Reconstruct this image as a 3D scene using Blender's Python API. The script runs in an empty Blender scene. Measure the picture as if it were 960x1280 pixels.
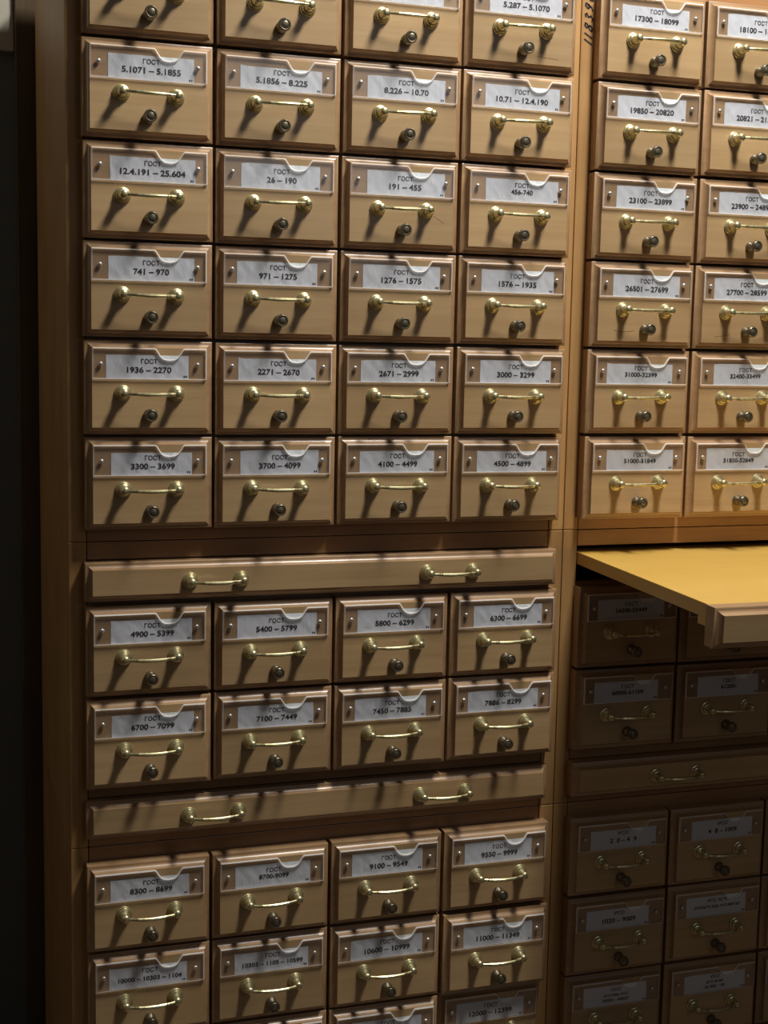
import bpy, bmesh, math, random
from mathutils import Matrix, Vector

# ------------------------------------------------------------------ scene, camera, world, lights
S = bpy.context.scene
C = S.collection
Z0 = 1.78                                   # height of the top edge of the first drawer row above the floor

def lin(r, g, b):
    f = lambda c: (c/255/12.92) if c/255 <= .04045 else ((c/255+.055)/1.055)**2.4
    return (f(r), f(g), f(b), 1)

cam_d = bpy.data.cameras.new('camera')
cam = bpy.data.objects.new('camera', cam_d); C.objects.link(cam); S.camera = cam
cam_d.sensor_fit = 'AUTO'; cam_d.sensor_width = 36
cam_d.lens = 1719.477*36/1280
cam_d.clip_start = .02
ya, pi_, ro = -0.318906, -0.120949, -0.019790
R = Matrix.Rotation(ya, 3, 'Z') @ Matrix.Rotation(pi_, 3, 'X') @ Matrix.Rotation(ro, 3, 'Y')
right, fwd, up = R.col[0], R.col[1], R.col[2]
M = Matrix.Identity(4)
for i in range(3):
    M[i][0], M[i][1], M[i][2] = right[i], up[i], -fwd[i]
M.translation = (-0.180594, -1.746849, -0.484083+Z0)
cam.matrix_world = M

world = bpy.data.worlds.new('world'); S.world = world
world.use_nodes = True
bg = world.node_tree.nodes['Background']
bg.inputs[0].default_value = (.92, .87, .84, 1); bg.inputs[1].default_value = .028

def area(name, loc, target, size, power, color, shape='DISK', size_y=None):
    d = bpy.data.lights.new(name, 'AREA'); d.shape = shape; d.size = size
    if size_y: d.size_y = size_y
    d.energy = power; d.color = color
    o = bpy.data.objects.new(name, d); C.objects.link(o)
    o.location = loc
    o.rotation_euler = (Vector(target)-Vector(loc)).to_track_quat('-Z', 'Y').to_euler()
    return o
area('ceiling_lamp_light', (.86, -.64, Z0+1.08), (.86, -.42, Z0-.6), .24, 53, (1, .97, .91), 'RECTANGLE', .6)
area('room_fill_light', (1.4, -3.6, Z0+.5), (.4, 0, Z0-.9), 1.4, 3.5, (.93, .97, 1))  # unseen soft fill from the front, standing in for dim room light
area('wall_fill_light', (-.45, -.1, Z0+.75), (-.2, .5, Z0+.1), .25, .08, (1, .90, .72))  # added fill without a known lamp, brightening the wall top at left
area('side_fill_light', (-1.5, .12, Z0+.1), (0, .3, Z0-.6), .8, 1.6, (1, .82, .58))  # added fill that lifts the left side panel, behind the drawer fronts

S.view_settings.view_transform = 'Standard'; S.view_settings.look = 'None'
S.view_settings.gamma = 1; S.view_settings.use_curve_mapping = False
S.view_settings.exposure = 0.0

# ------------------------------------------------------------------ materials
def new_mat(name):
    m = bpy.data.materials.new(name); m.use_nodes = True
    return m, m.node_tree, m.node_tree.nodes['Principled BSDF']

def wood(name, c1, c2, axis, rough=.42, scale=1.0, vary=.12, coat=.6):
    m, t, p = new_mat(name)
    N, L = t.nodes, t.links
    tc = N.new('ShaderNodeTexCoord'); oi = N.new('ShaderNodeObjectInfo')
    add = N.new('ShaderNodeVectorMath'); add.operation = 'MULTIPLY_ADD'
    cmb = N.new('ShaderNodeCombineXYZ')
    for k in range(3): L.new(oi.outputs['Random'], cmb.inputs[k])
    L.new(cmb.outputs[0], add.inputs[0]); add.inputs[1].default_value = (7.3, 3.1, 9.7)
    L.new(tc.outputs['Object'], add.inputs[2])
    mp = N.new('ShaderNodeMapping')
    s = [60*scale]*3; s[axis] = 2.2*scale
    mp.inputs['Scale'].default_value = s
    L.new(add.outputs[0], mp.inputs[0])
    n1 = N.new('ShaderNodeTexNoise'); n1.inputs['Scale'].default_value = 1.6; n1.inputs['Detail'].default_value = 6; n1.inputs['Roughness'].default_value = .65
    L.new(mp.outputs[0], n1.inputs['Vector'])
    n2 = N.new('ShaderNodeTexNoise'); n2.inputs['Scale'].default_value = 9*scale; n2.inputs['Detail'].default_value = 3
    L.new(add.outputs[0], n2.inputs['Vector'])
    mx = N.new('ShaderNodeMath'); mx.operation = 'MULTIPLY_ADD'; mx.inputs[1].default_value = .45
    L.new(n2.outputs['Fac'], mx.inputs[0])
    m2 = N.new('ShaderNodeMath'); m2.operation = 'MULTIPLY'; m2.inputs[1].default_value = .6
    L.new(n1.outputs['Fac'], m2.inputs[0]); L.new(m2.outputs[0], mx.inputs[2])
    cr = N.new('ShaderNodeValToRGB')
    cr.color_ramp.elements[0].position = .36; cr.color_ramp.elements[0].color = c2
    cr.color_ramp.elements[1].position = .66; cr.color_ramp.elements[1].color = c1
    L.new(mx.outputs[0], cr.inputs[0])
    hsv = N.new('ShaderNodeHueSaturation')
    mr = N.new('ShaderNodeMapRange'); mr.inputs[3].default_value = 1-vary; mr.inputs[4].default_value = 1+vary
    L.new(oi.outputs['Random'], mr.inputs[0]); L.new(mr.outputs[0], hsv.inputs['Value'])
    L.new(cr.outputs[0], hsv.inputs['Color']); L.new(hsv.outputs[0], p.inputs['Base Color'])
    p.inputs['Roughness'].default_value = rough
    p.inputs['Specular IOR Level'].default_value = .45
    p.inputs['Coat Weight'].default_value = coat; p.inputs['Coat Roughness'].default_value = .28
    bp = N.new('ShaderNodeBump'); bp.inputs['Strength'].default_value = .05; bp.inputs['Distance'].default_value = .002
    L.new(n1.outputs['Fac'], bp.inputs['Height']); L.new(bp.outputs[0], p.inputs['Normal'])
    return m

W_DRAWER = wood('varnished_beech', lin(182, 152, 111), lin(165, 134, 93), 0)
W_EDGE = wood('shaded_moulding', lin(170, 136, 99), lin(148, 115, 80), 0)  # reddish moulding wood, darkened in colour to deepen shade on the chamfers
W_FRAME = wood('frame_wood_upright', lin(182, 142, 90), lin(158, 116, 68), 2, rough=.5, coat=.1)
W_RAIL = wood('frame_wood_rail', lin(164, 122, 80), lin(142, 101, 64), 0)
W_SHELF = wood('shelf_top_wood', lin(216, 177, 92), lin(206, 164, 76), 0, rough=.38, vary=.02)
W_TRIM = wood('shaded_trim_wood', lin(92, 74, 46), lin(70, 54, 32), 2)  # brown strip wood, darkened in colour for the shade beside the cabinet

def metal(name, col, rough, metallic=.9, spot=None):
    m, t, p = new_mat(name)
    p.inputs['Metallic'].default_value = metallic; p.inputs['Roughness'].default_value = rough
    N, L = t.nodes, t.links
    tc = N.new('ShaderNodeTexCoord'); n = N.new('ShaderNodeTexNoise'); n.inputs['Scale'].default_value = 260; n.inputs['Detail'].default_value = 3
    L.new(tc.outputs['Object'], n.inputs['Vector'])
    cr = N.new('ShaderNodeValToRGB'); cr.color_ramp.elements[0].position = .3; cr.color_ramp.elements[1].position = .6
    cr.color_ramp.elements[0].color = spot or tuple(c*.72 for c in col[:3])+(1,)
    cr.color_ramp.elements[1].color = col
    L.new(n.outputs['Fac'], cr.inputs[0]); L.new(cr.outputs[0], p.inputs['Base Color'])
    return m
BRASS = metal('aged_brass', lin(218, 208, 162), .34, .88)
BRONZE = metal('dull_bronze', lin(128, 119, 100), .36, .8)
STEEL = metal('screw_steel', lin(215, 212, 208), .3, .75)
GROOVE = metal('groove_dark', lin(70, 56, 26), .5, .5)

def paper_mat():
    m, t, p = new_mat('label_paper'); N, L = t.nodes, t.links
    tc = N.new('ShaderNodeTexCoord'); oi = N.new('ShaderNodeObjectInfo')
    mp = N.new('ShaderNodeMapping'); mp.inputs['Scale'].default_value = (60, 1, 26); mp.inputs['Rotation'].default_value = (0, .5, 0)
    add = N.new('ShaderNodeVectorMath'); add.operation = 'ADD'
    L.new(tc.outputs['Object'], add.inputs[0]); L.new(oi.outputs['Random'], add.inputs[1])
    L.new(add.outputs[0], mp.inputs[0])
    n = N.new('ShaderNodeTexNoise'); n.inputs['Scale'].default_value = 1.3; n.inputs['Detail'].default_value = 2
    L.new(mp.outputs[0], n.inputs['Vector'])
    bp = N.new('ShaderNodeBump'); bp.inputs['Strength'].default_value = .35; bp.inputs['Distance'].default_value = .004
    L.new(n.outputs['Fac'], bp.inputs['Height']); L.new(bp.outputs[0], p.inputs['Normal'])
    p.inputs['Base Color'].default_value = lin(228, 235, 238); p.inputs['Roughness'].default_value = .7
    return m
PAPER = paper_mat()
def plain(name, col, rough=.7):
    m, t, p = new_mat(name); N, L = t.nodes, t.links
    tc = N.new('ShaderNodeTexCoord'); n = N.new('ShaderNodeTexNoise'); n.inputs['Scale'].default_value = 14; n.inputs['Detail'].default_value = 4
    L.new(tc.outputs['Object'], n.inputs['Vector'])
    cr = N.new('ShaderNodeValToRGB'); cr.color_ramp.elements[0].color = tuple(c*.85 for c in col[:3])+(1,); cr.color_ramp.elements[1].color = col
    L.new(n.outputs['Fac'], cr.inputs[0]); L.new(cr.outputs[0], p.inputs['Base Color'])
    p.inputs['Roughness'].default_value = rough
    return m
W_SCRATCH = plain('scratch_in_varnish', lin(92, 66, 40), .7)
INK = plain('printed_ink', lin(38, 38, 42), .8)
MARKER = plain('black_marker', lin(34, 27, 24), .7)
WALL = plain('wall_paint', lin(112, 116, 116), .9)
PALE = plain('pale_paint', lin(190, 184, 168), .8)
FLOOR = plain('dark_floor', lin(84, 66, 48), .5)

def acrylic():
    m = bpy.data.materials.new('clear_acrylic'); m.use_nodes = True
    t = m.node_tree; N, L = t.nodes, t.links; N.clear()
    out = N.new('ShaderNodeOutputMaterial'); tr = N.new('ShaderNodeBsdfTransparent'); tr.inputs[0].default_value = (.93, .92, .93, 1)
    gl = N.new('ShaderNodeBsdfGlossy'); gl.inputs['Roughness'].default_value = .08; gl.inputs['Color'].default_value = (.9, .9, .9, 1)
    df = N.new('ShaderNodeBsdfDiffuse'); df.inputs[0].default_value = (.62, .6, .66, 1)
    m1 = N.new('ShaderNodeMixShader'); m1.inputs[0].default_value = .015
    L.new(tr.outputs[0], m1.inputs[1]); L.new(df.outputs[0], m1.inputs[2])
    m2 = N.new('ShaderNodeMixShader'); m2.inputs[0].default_value = .035; L.new(m1.outputs[0], m2.inputs[1]); L.new(gl.outputs[0], m2.inputs[2])
    L.new(m2.outputs[0], out.inputs[0])
    return m
ACRYLIC = acrylic()
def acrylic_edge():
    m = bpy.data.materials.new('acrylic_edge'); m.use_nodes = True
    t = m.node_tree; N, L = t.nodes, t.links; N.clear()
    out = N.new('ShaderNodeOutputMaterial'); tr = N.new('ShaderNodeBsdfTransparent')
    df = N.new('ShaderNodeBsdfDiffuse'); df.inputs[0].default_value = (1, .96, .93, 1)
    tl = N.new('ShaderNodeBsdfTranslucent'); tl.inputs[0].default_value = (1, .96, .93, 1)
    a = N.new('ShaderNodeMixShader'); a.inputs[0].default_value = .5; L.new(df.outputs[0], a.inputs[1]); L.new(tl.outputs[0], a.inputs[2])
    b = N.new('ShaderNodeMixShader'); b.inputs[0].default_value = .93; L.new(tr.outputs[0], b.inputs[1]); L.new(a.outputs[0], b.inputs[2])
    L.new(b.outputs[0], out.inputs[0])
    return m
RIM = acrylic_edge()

# ------------------------------------------------------------------ mesh helpers
def finish(bm, name, mats, smooth=None):
    bmesh.ops.recalc_face_normals(bm, faces=bm.faces)
    me = bpy.data.meshes.new(name); bm.to_mesh(me); bm.free()
    for m in (mats if isinstance(mats, (list, tuple)) else [mats]): me.materials.append(m)
    if smooth is not None:
        for p in me.polygons: p.use_smooth = True
        me.set_sharp_from_angle(angle=math.radians(smooth))
    return me

def link(name, me, parent=None, loc=(0, 0, 0), rot=(0, 0, 0)):
    o = bpy.data.objects.new(name, me); C.objects.link(o)
    o.parent = parent; o.location = loc; o.rotation_euler = rot
    return o

def box(bm, x0, x1, y0, y1, z0, z1, bev=0.0, mat=0):
    r = bmesh.ops.create_cube(bm, size=1)
    vs = r['verts']
    bmesh.ops.scale(bm, vec=(x1-x0, y1-y0, z1-z0), verts=vs)
    bmesh.ops.translate(bm, vec=((x0+x1)/2, (y0+y1)/2, (z0+z1)/2), verts=vs)
    fs = set(f for v in vs for f in v.link_faces)
    for f in fs: f.material_index = mat
    if bev:
        es = set(e for v in vs for e in v.link_edges)
        bmesh.ops.bevel(bm, geom=list(es), offset=bev, segments=2, affect='EDGES', profile=.5)

COVE = [(0, .0), (.0012, -.0008), (.0026, -.0010), (.0046, -.0019), (.0064, -.0036), (.0078, -.0060), (.0086, -.0090)]
def front_bm(w, h, back=.018):
    """raised and coved drawer front: lip plane y=0, field at y=-.009; x 0..w, z 0..-h"""
    bm = bmesh.new()
    rings = [(0, back), (0, .0012)] + COVE
    loops = []
    for ins, y in rings:
        loops.append([bm.verts.new(p) for p in ((ins, y, -ins), (w-ins, y, -ins), (w-ins, y, -h+ins), (ins, y, -h+ins))])
    for a, b in zip(loops, loops[1:]):
        for i in range(4):
            bm.faces.new((a[i], a[(i+1) % 4], b[(i+1) % 4], b[i])).material_index = 1
    bm.faces.new(loops[-1]); bm.faces.new(loops[0])
    return bm

def lathe(bm, prof, cx=0, cz=0, n=20, y0=0, mat=0):
    """profile (radius, outward distance) round an axis along -Y"""
    rings = []
    for r, d in prof:
        if r < 1e-6:
            rings.append([bm.verts.new((cx, y0-d, cz))])
        else:
            rings.append([bm.verts.new((cx+r*math.cos(2*math.pi*k/n), y0-d, cz+r*math.sin(2*math.pi*k/n))) for k in range(n)])
    for a, b in zip(rings, rings[1:]):
        for k in range(n):
            if len(a) == 1 and len(b) == 1: continue
            if len(b) == 1: f = bm.faces.new((a[k], a[(k+1) % n], b[0]))
            elif len(a) == 1: f = bm.faces.new((a[0], b[(k+1) % n], b[k]))
            else: f = bm.faces.new((a[k], a[(k+1) % n], b[(k+1) % n], b[k]))
            f.material_index = mat

def tube(bm, pts, n=10):
    rings = []
    for i, (p, r, mt) in enumerate(pts):
        a = Vector(pts[max(i-1, 0)][0]); b = Vector(pts[min(i+1, len(pts)-1)][0])
        t = (b-a).normalized(); u = t.cross(Vector((0, 0, 1))).normalized(); v = u.cross(t)
        rings.append([bm.verts.new(Vector(p)+u*r*math.cos(2*math.pi*k/n)+v*r*math.sin(2*math.pi*k/n)) for k in range(n)])
    for i, (a, b) in enumerate(zip(rings, rings[1:])):
        for k in range(n):
            f = bm.faces.new((a[k], a[(k+1) % n], b[(k+1) % n], b[k])); f.material_index = pts[i][2]
    bm.faces.new(rings[0]); bm.faces.new(rings[-1])

ROSE = [(0, 0), (.0094, 0), (.0096, .0012), (.0090, .0024), (.0078, .0030), (.0076, .0048), (.0070, .0062), (.0054, .0072), (.0050, .0086),
        (.0044, .0104), (.0037, .0120), (.0036, .0138), (.0044, .0152), (.0049, .0172), (.0049, .0188), (.0042, .0206), (.0028, .0216), (0, .0220)]
def handle_mesh():
    bm = bmesh.new()
    hs = .0335
    for s in (-1, 1): lathe(bm, [(r*1.1, d) for r, d in ROSE], s*hs, n=24)
    pts = []
    n = 26
    for i in range(n+1):
        u = -1+2*i/n
        y = -.0180-.0062*(1-u*u); z = -.0009*(1-u*u)
        r = .0017+.0008*(1-u*u)
        pts.append(((u*hs, y, z), r, 0))
    # three turned rings near each end
    out = []
    for (p, r, m) in pts:
        u = p[0]/hs
        out.append((p, r, 0))
    full = []
    def at(u): return (u*hs, -.0180-.0062*(1-u*u), -.0009*(1-u*u))
    us = [-1+2*i/n for i in range(n+1)]
    marks = []
    for s in (-1, 1):
        for k in range(3):
            c = s*(.56+.055*k)
            marks += [(c-.016, 0), (c-.012, 1), (c+.012, 1), (c+.016, 0)]
    keep = [u for u in us if not (.53 < abs(u) < .70)]
    seq = sorted([(u, 0, 0) for u in keep] + [(u, d, 1) for u, d in marks])
    for j, (u, d, ismark) in enumerate(seq):
        r = .0017+.0008*(1-u*u)
        dark = 1 if d and j+1 < len(seq) and seq[j+1][1] else 0
        full.append((at(u), r*(.78 if d else 1.05 if ismark else 1), dark))
    tube(bm, full)
    return finish(bm, 'handle', [BRASS, GROOVE], 35)

KNOB = [(0, 0), (.0070, 0), (.0074, .0010), (.0074, .0028), (.0064, .0052), (.0046, .0078), (.0036, .0100), (.0036, .0128), (.0048, .0142), (.0070, .0152),
        (.0080, .0168), (.0082, .0186), (.0076, .0204), (.0064, .0214), (.0056, .0212), (.0052, .0204), (.0047, .0206), (.0042, .0216), (.0024, .0222), (0, .0224)]
def knob_mesh():
    bm = bmesh.new(); lathe(bm, KNOB, n=22)
    return finish(bm, 'knob', BRONZE, 35)
def screw_mesh():
    bm = bmesh.new()
    lathe(bm, [(0, 0), (.0029, 0), (.0030, .0008), (.0026, .0018), (.0016, .0025), (.0008, .0026), (.0007, .0020), (0, .0020)], n=14)
    return finish(bm, 'screw', STEEL, 50)

DW, DH = .1602, .1170
PX, PZ, PW, PH = .0087, -.0088, DW-.0174, .0392      # acrylic holder: left, top, width, height in a drawer front
def holder_mesh():
    bm = bmesh.new()
    nc = .1047-PX
    notch = [(-.0185, 0), (-.0165, .0012), (-.0118, .0085), (-.0095, .0112), (-.0060, .0132), (0, .0140), (.0060, .0132), (.0095, .0112), (.0118, .0085), (.0165, .0012), (.0185, 0)]
    pts = [(0, 0)] + [(nc+a, b) for a, b in notch] + [(PW, 0), (PW, PH), (0, PH)]
    top = [(0, 0)] + [(nc+a, b) for a, b in notch] + [(PW, 0)]
    yf, yb = -.0110, -.0100
    def row(y, f): return [bm.verts.new((PX+a, y, PZ-(b if f else PH))) for a, b in top]
    ft, fb, bt, bb = row(yf, 1), row(yf, 0), row(yb, 1), row(yb, 0)
    n = len(top)
    for i in range(n-1):
        bm.faces.new((ft[i], ft[i+1], fb[i+1], fb[i])); bm.faces.new((bt[i], bt[i+1], bb[i+1], bb[i]))
        bm.faces.new((ft[i], ft[i+1], bt[i+1], bt[i])).material_index = 1
        bm.faces.new((fb[i], fb[i+1], bb[i+1], bb[i])).material_index = 1
    for i in (0, n-1): bm.faces.new((ft[i], bt[i], bb[i], fb[i])).material_index = 1
    # narrow white bevel all round, its colour standing in for light caught in the edge
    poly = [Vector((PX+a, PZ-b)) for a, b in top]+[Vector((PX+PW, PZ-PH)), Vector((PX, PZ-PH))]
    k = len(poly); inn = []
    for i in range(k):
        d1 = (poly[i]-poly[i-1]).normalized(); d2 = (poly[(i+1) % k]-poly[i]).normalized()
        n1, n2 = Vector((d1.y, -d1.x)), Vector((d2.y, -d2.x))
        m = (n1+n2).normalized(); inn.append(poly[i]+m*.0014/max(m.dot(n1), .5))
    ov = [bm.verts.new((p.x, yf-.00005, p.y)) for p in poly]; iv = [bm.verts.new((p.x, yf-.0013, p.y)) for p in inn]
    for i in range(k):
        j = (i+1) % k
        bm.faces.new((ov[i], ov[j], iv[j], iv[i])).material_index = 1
    return finish(bm, 'label_holder', [ACRYLIC, RIM])

# ------------------------------------------------------------------ lettering
def text_width(s):
    w = {' ': .278, '.': .278, '-': .333, '–': .556, ',': .278, '/': .278, 'Г': .54, 'О': .778, 'С': .722, 'Т': .611, 'И': .72, 'М': .833, 'Э': .72, 'К': .58, 'Р': .667}
    return sum(w.get(c, .556) for c in s)
_cache = {}
def text_mesh(s, bold):
    key = (s, bold)
    if key in _cache: return _cache[key]
    cu = bpy.data.curves.new('t', 'FONT'); cu.body = s; cu.size = 1; cu.align_x = 'CENTER'; cu.resolution_u = 3; cu.offset = bold; cu.fill_mode = 'FRONT'
    o = bpy.data.objects.new('t', cu); C.objects.link(o)
    dg = bpy.context.evaluated_depsgraph_get()
    me = bpy.data.meshes.new_from_object(o.evaluated_get(dg))
    vs = [v.co.copy() for v in me.vertices]; fs = [tuple(p.vertices) for p in me.polygons]
    bpy.data.objects.remove(o); bpy.data.curves.remove(cu); bpy.data.meshes.remove(me)
    _cache[key] = (vs, fs)
    return vs, fs
def add_text(bm, s, cx, cz, em, y, mat, bold=.012, rot=0.0, squash=1.0):
    """flat lettering facing -Y, baseline centre at (cx, cz)"""
    vs, fs = text_mesh(s, bold)
    if not vs: return
    x0 = min(v.x for v in vs); x1 = max(v.x for v in vs)
    caps = .73
    want = text_width(s)*em*squash
    sx = want/max(x1-x0, 1e-4)
    sz = em*.716/caps
    mid = (x0+x1)/2
    cr, sr = math.cos(rot), math.sin(rot)
    nv = []
    for v in vs:
        a, b = (v.x-mid)*sx, v.y*sz
        nv.append(bm.verts.new((cx+a*cr-b*sr, y, cz+a*sr+b*cr)))
    for f in fs:
        try:
            nf = bm.faces.new([nv[i] for i in f]); nf.material_index = mat
        except ValueError: pass

rng = random.Random(5)
def label_mesh(lines, mark=True):
    """paper slip behind the acrylic, with its printed lines"""
    bm = bmesh.new()
    dx = rng.uniform(-.003, .003); x0 = .0285+dx; x1 = x0+.1060+rng.uniform(-.004, .002)
    top = PZ-.0090+rng.uniform(-.0015, .0015); bot = PZ-PH+.0006
    tl = rng.uniform(-.0006, .0006)
    nx, nz = 12, 3
    g = [[bm.verts.new((x0+(x1-x0)*i/nx, -.0093-.0003*math.sin(i*1.7+j+dx*900)**2, (top+(tl if i else -tl))*(1-j/nz)+bot*j/nz)) for i in range(nx+1)] for j in range(nz+1)]
    for j in range(nz):
        for i in range(nx):
            bm.faces.new((g[j][i], g[j][i+1], g[j+1][i+1], g[j+1][i]))
    cx = .0815+dx*.8
    y = -.00975
    r = tl*2/.1
    for s, v, em in lines:
        add_text(bm, s, cx, PZ-PH*v, em, y, 1, rot=r, bold=.028 if v > .6 else .02)
    if mark:
        for k in range(2):
            a = x1-.0062+k*.0026
            q = [bm.verts.new(p) for p in ((a, y, bot+.0022), (a+.0017, y, bot+.0022), (a+.0017, y, bot+.0046), (a, y, bot+.0046))]
            bm.faces.new(q).material_index = 1
    return finish(bm, 'label', [PAPER, INK])

def lines_for(txt):
    if txt is None: return []
    if txt == '': return [('ГОСТ', .49, .0078)]
    if isinstance(txt, tuple): return list(txt)
    em = .0100 if ' ' in txt else .0086
    if text_width(txt)*em > .084: em = .084/text_width(txt)
    return [('ГОСТ', .49, .0078), (txt, .78 if ' ' in txt else .72, em)]

HANDLE, KNOBM, SCREW, HOLDER = handle_mesh(), knob_mesh(), screw_mesh(), holder_mesh()
FRONT = finish(front_bm(DW, DH), 'drawer', [W_DRAWER, W_EDGE], 32)

SCRATCH = {'191 – 455': [((.124, -.071), (.139, -.080))], '26501 – 27699': [((.033, -.094), (.050, -.0955)), ((.050, -.0955), (.066, -.094))],
 '27700 – 28599': [((.030, -.100), (.044, -.098)), ((.044, -.098), (.055, -.096))], '5.287 – 5.1070': [((.100, -.098), (.132, -.100))]}
def drawer(parent, x, z, txt, said=None, dy=0.0, thin=False):
    fr = FRONT
    if txt in SCRATCH:
        bm = front_bm(DW, DH)
        bmesh.ops.recalc_face_normals(bm, faces=bm.faces)
        for (xa, za), (xb, zb) in SCRATCH[txt]:
            bm.faces.new([bm.verts.new(p) for p in ((xa, -.00905, za), (xb, -.00905, zb), (xb, -.00905, zb-.0006), (xa, -.00905, za-.0007))]).material_index = 2
        fr = finish(bm, 'drawer', [W_DRAWER, W_EDGE, W_SCRATCH], 32)
    d = link('drawer', fr, parent, (x+.0005+rng.uniform(-.0007, .0007), dy+rng.uniform(-.0012, .0010), z-.0003+rng.uniform(-.0006, .0006)), (0, rng.uniform(-.002, .002), 0))
    if said: d['label'] = said
    link('label', label_mesh(lines_for(txt), txt is not None), d)
    link('label_holder', HOLDER, d)
    for fx in (.118, .872):
        link('screw', SCREW, d, (DW*fx, -.0110, PZ-PH*.52), (0, rng.uniform(0, 3), 0))
    link('handle', HANDLE, d, (DW*.498, -.009, -DH*.558), (0, rng.uniform(-.02, .02), 0))
    link('knob', KNOBM, d, (DW*.5+rng.uniform(-.001, .001), -.009, -DH*.787))
    return d

# ------------------------------------------------------------------ the setting
def structure(name, me):
    o = link(name, me); o['kind'] = 'structure'; return o
bm = bmesh.new(); box(bm, -3, 4, -4.5, .60, -.1, 0); structure('floor', finish(bm, 'floor', FLOOR))
bm = bmesh.new(); box(bm, -3, 4, .56, .70, 0, Z0+1.4); structure('wall_back', finish(bm, 'wall_back', WALL))
bm = bmesh.new(); box(bm, -.9, -.0466, .545, .56, Z0-.0405, Z0+.5, .002); structure('trim_1', finish(bm, 'trim_1', PALE))
bm = bmesh.new(); box(bm, -.0462, .10, .535, .56, 0, Z0+.6, .002); structure('trim_2', finish(bm, 'trim_2', W_TRIM))

# ------------------------------------------------------------------ cabinet sections
PITCH, ROW = .165, .121232
BX = .69062
rowz = lambda r: Z0-r*ROW-(.094362 if r >= 6 else 0)-(.099296 if r >= 8 else 0)
FY, BY = .018, .492                       # front and back plane of the carcass
XL, XR = -.0186, .6710                    # outer sides
SW = .0222                                # thickness of a side panel
SEAM1, SEAM2 = Z0-.7407, Z0-1.1448
SL1, SL2 = Z0-.7655, Z0-1.0800            # top edges of the two pull-out shelves
SH, SWID = .0497, .6525
TOP, BASE = Z0+.055, Z0-1.705

STROKES = {'1': [[(.1, 0), (.1, 1)]],
 '8': [[(.5, .52), (.15, .75), (.3, 1), (.75, .95), (.75, .7), (.2, .35), (.15, .08), (.5, 0), (.85, .15), (.8, .4), (.5, .52)]],
 '3': [[(.15, .9), (.5, 1), (.8, .8), (.4, .55), (.85, .3), (.6, 0), (.1, .1)]],
 '9': [[(.8, .7), (.5, .45), (.15, .65), (.35, 1), (.75, .95), (.8, .6), (.7, .2), (.3, 0)]],
 '6': [[(.75, 1), (.3, .7), (.15, .3), (.4, 0), (.8, .15), (.75, .45), (.3, .4)]]}
def section(name, x, ztop, zbot, slots, label, feet=False, number=None):
    e = bpy.data.objects.new(name, None); C.objects.link(e)
    e.location = (x, 0, zbot); e['label'] = label; e['category'] = 'card catalogue'
    e.empty_display_size = .1
    g = .0004
    h = ztop-zbot-g
    for s in (0, 1):
        bm = bmesh.new()
        a = XL if s == 0 else XR-SW
        box(bm, a, a+SW, FY, BY, 0, h, .0012)
        mats = [W_FRAME]
        if s == 0 and number:
            mats.append(MARKER)
            zb = Z0-.0715-zbot; u0 = 0
            for ch in number:
                for st in STROKES[ch]:
                    for (ua, va), (ub, vb) in zip(st, st[1:]):
                        A = Vector((XL+.0165-va*.0115, FY-.0003, zb+u0+ua*.0085+va*.0066)); B = Vector((XL+.0165-vb*.0115, FY-.0003, zb+u0+ub*.0085+vb*.0066))
                        t = (B-A).normalized(); nn = Vector((t.z, 0, -t.x))*.0011; A -= t*.0004; B += t*.0004
                        bm.faces.new([bm.verts.new(p) for p in (A+nn, B+nn, B-nn, A-nn)]).material_index = 1
                u0 += .0082 if ch == '1' else .0130
        link('side_panel', finish(bm, 'side_panel', mats), e)
    bm = bmesh.new(); box(bm, XL+SW, XR-SW, BY-.008, BY, .002, h-.002); link('back_panel', finish(bm, 'back_panel', W_RAIL), e)
    bm = bmesh.new(); box(bm, XL+SW, XR-SW, FY+.02, BY-.008, h-.016, h-.001); link('top_panel', finish(bm, 'top_panel', W_RAIL), e)
    bm = bmesh.new(); box(bm, XL+SW, XR-SW, FY+.02, BY-.008, .001, .016); link('bottom_panel', finish(bm, 'bottom_panel', W_RAIL), e)
    # face frame, open where a shelf slides out
    edges = [h]
    for t, b in slots: edges += [t-zbot, b-zbot]
    edges.append(0)
    for k in range(0, len(edges), 2):
        bm = bmesh.new(); box(bm, XL+SW+.0008, XR-SW-.0008, FY+.0006, FY+.02, edges[k+1]+.0003, edges[k]-.0003, .0008)
        link('face_frame', finish(bm, 'face_frame', W_RAIL), e)
    if feet:
        bm = bmesh.new(); box(bm, XL+SW, XR-SW, FY+.04, FY+.06, -zbot+.0005, 0); link('plinth', finish(bm, 'plinth', W_RAIL), e)
    return e

def shelf(parent, ztop, out=0.0, tilt=0.0, zb=0.0):
    """pull-out writing shelf: board, front board with two handles"""
    h = bpy.data.objects.new('x', None)
    bm = bmesh.new()
    box(bm, .0045, SWID-.0015, .010, .40, -.0185, -.0006, .0008)
    box(bm, .0055, SWID-.0025, .0142, .045, -.029, -.0184, .0008)
    s = link('pull_out_shelf', finish(bm, 'pull_out_shelf', W_SHELF), parent, (0, -out, ztop), (tilt, 0, 0))
    bpy.data.objects.remove(h)
    f = link('front_board', finish(front_bm(SWID, SH), 'front_board', [W_DRAWER, W_EDGE], 32), s)
    for x in (.1655, .4900):
        link('handle', HANDLE, s, (x, -.009, -SH*.50))
    return s

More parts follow.
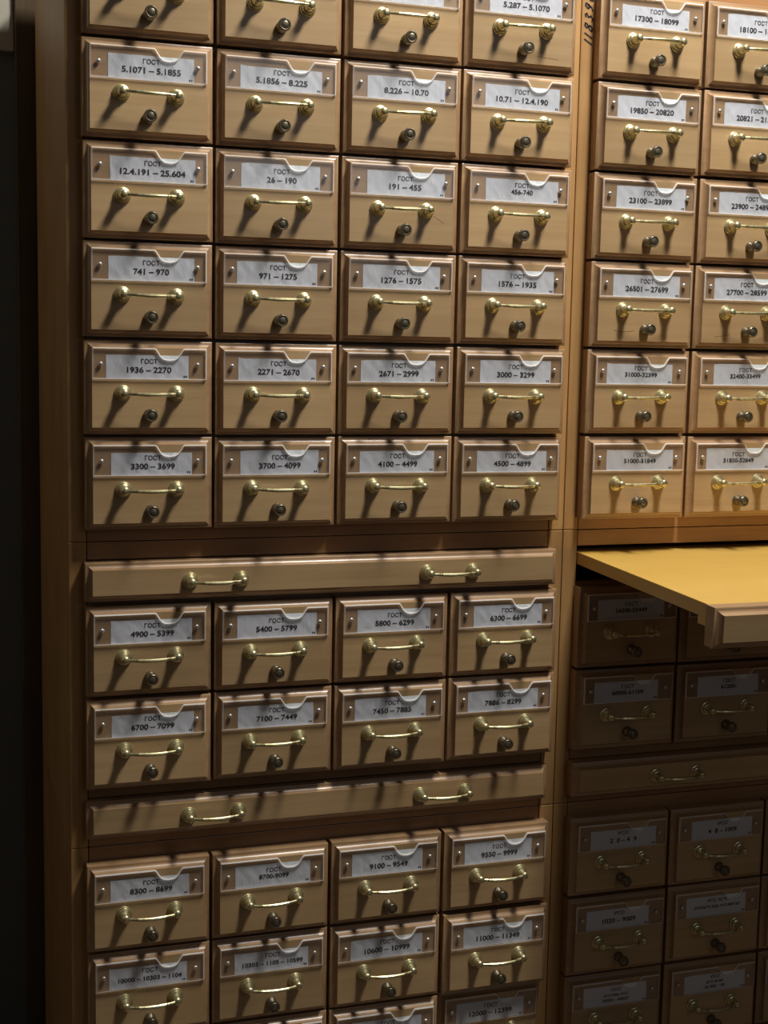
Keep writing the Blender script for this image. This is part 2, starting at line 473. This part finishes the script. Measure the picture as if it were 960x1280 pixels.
A_TXT = [[None, None, None, '5.287 – 5.1070'],
 ['5.1071 – 5.1855', '5.1856 – 8.225', '8.226 – 10.70', '10.71 – 12.4.190'],
 ['12.4.191 – 25.604', '26 – 190', '191 – 455', '456-740'],
 ['741 – 970', '971 – 1275', '1276 – 1575', '1576 – 1935'],
 ['1936 – 2270', '2271 – 2670', '2671 – 2999', '3000 – 3299'],
 ['3300 – 3699', '3700 – 4099', '4100 – 4499', '4500 – 4899'],
 ['4900 – 5399', '5400 – 5799', '5800 – 6299', '6300 – 6699'],
 ['6700 – 7099', '7100 – 7449', '7450 – 7885', '7886 – 8299'],
 ['8300 – 8699', '8700-9099', '9100 – 9549', '9550 – 9999'],
 ['10000 – 10303 – 1104', '10303 – 1105 – 10599', '10600 – 10999', '11000 – 11349'],
 ['', '', '', '12000 – 12399'], [None]*4]
ISO = lambda s, em=.0098: (('ИСО', .46, .0076), (s, .76, em))
B_TXT = [['17300 – 18099', '18100 – 18999'], ['19850 – 20820', '20821 – 21599'], ['23100 – 23899', '23900 – 24899'], ['26501 – 27699', '27700 – 28599'],
 ['31000-32399', '32400-33499'], ['51000-51849', '51850-52849'], ['54200-55449', ''], ['60000-61109', '61200-'],
 [ISO('2  0 – 4  9'), ISO('4  8 – 1009')], [ISO('1020 – 9009'), (('ИСО, МЭК', .44, .0070), ('ИСО/МЭК 2022, ИСО/МР 007', .68, .0058))],
 [(('ИСО', .44, .0070), ('МЭК 0000, ИСО', .64, .0054), ('10020 – 00027', .84, .0066)), (('ИСО', .44, .0070), ('МЭК 00 000', .64, .0054), ('24 000 – 00', .84, .0066))], [None]*2]

def fill(e, zbot, rows, table):
    for r in rows:
        for c in range(4):
            t = table[r][c] if c < len(table[r]) else None
            dy = 0
            if table is A_TXT and (r, c) == (10, 3): dy = .0125  # recess made up so the drawer above throws shade over this one
            if table is A_TXT and (r, c) == (9, 3): dy = -.006  # set forward to lengthen the shade on the drawer below
            said = 'drawer with a printed card reading ' + t if isinstance(t, str) and t else None
            drawer(e, c*PITCH, rowz(r)-zbot, t, said, dy)

G = .0008
slots_mid = [(SL1+.001, SL1-SH-.001), (SL2+.001, SL2-SH-.001)]
for x, tab, side in ((0, A_TXT, 0), (BX, B_TXT, 1)):
    who = ('left-hand catalogue', 'right-hand catalogue')[side]
    u = section('card_catalogue_section', x, TOP, SEAM1, [], ('top wooden section of the left-hand card catalogue, six rows of lit small drawers',
        'top wooden section of the right-hand card catalogue, handwritten number on its edge')[side], number='118396' if side else None)
    fill(u, SEAM1, range(0, 6), tab)
    m = section('card_catalogue_section', x, SEAM1, SEAM2, slots_mid, ('middle wooden section of the left-hand card catalogue, its long shelves pushed in',
        'middle wooden section of the right-hand card catalogue, its yellow writing shelf pulled out')[side])
    fill(m, SEAM2, (6, 7), tab)
    if side: shelf(m, SL1-.0180-SEAM2, .3560, math.radians(1.7))
    else: shelf(m, SL1-SEAM2)
    shelf(m, SL2-SEAM2, -.006 if not side else 0)
    l = section('card_catalogue_section', x, SEAM2, BASE, [], ('bottom wooden section of the left-hand card catalogue, lit drawers reading 8300 onwards',
        'bottom wooden section of the right-hand card catalogue, its drawers in deep shade')[side], feet=True)
    fill(l, BASE, range(8, 12), tab)
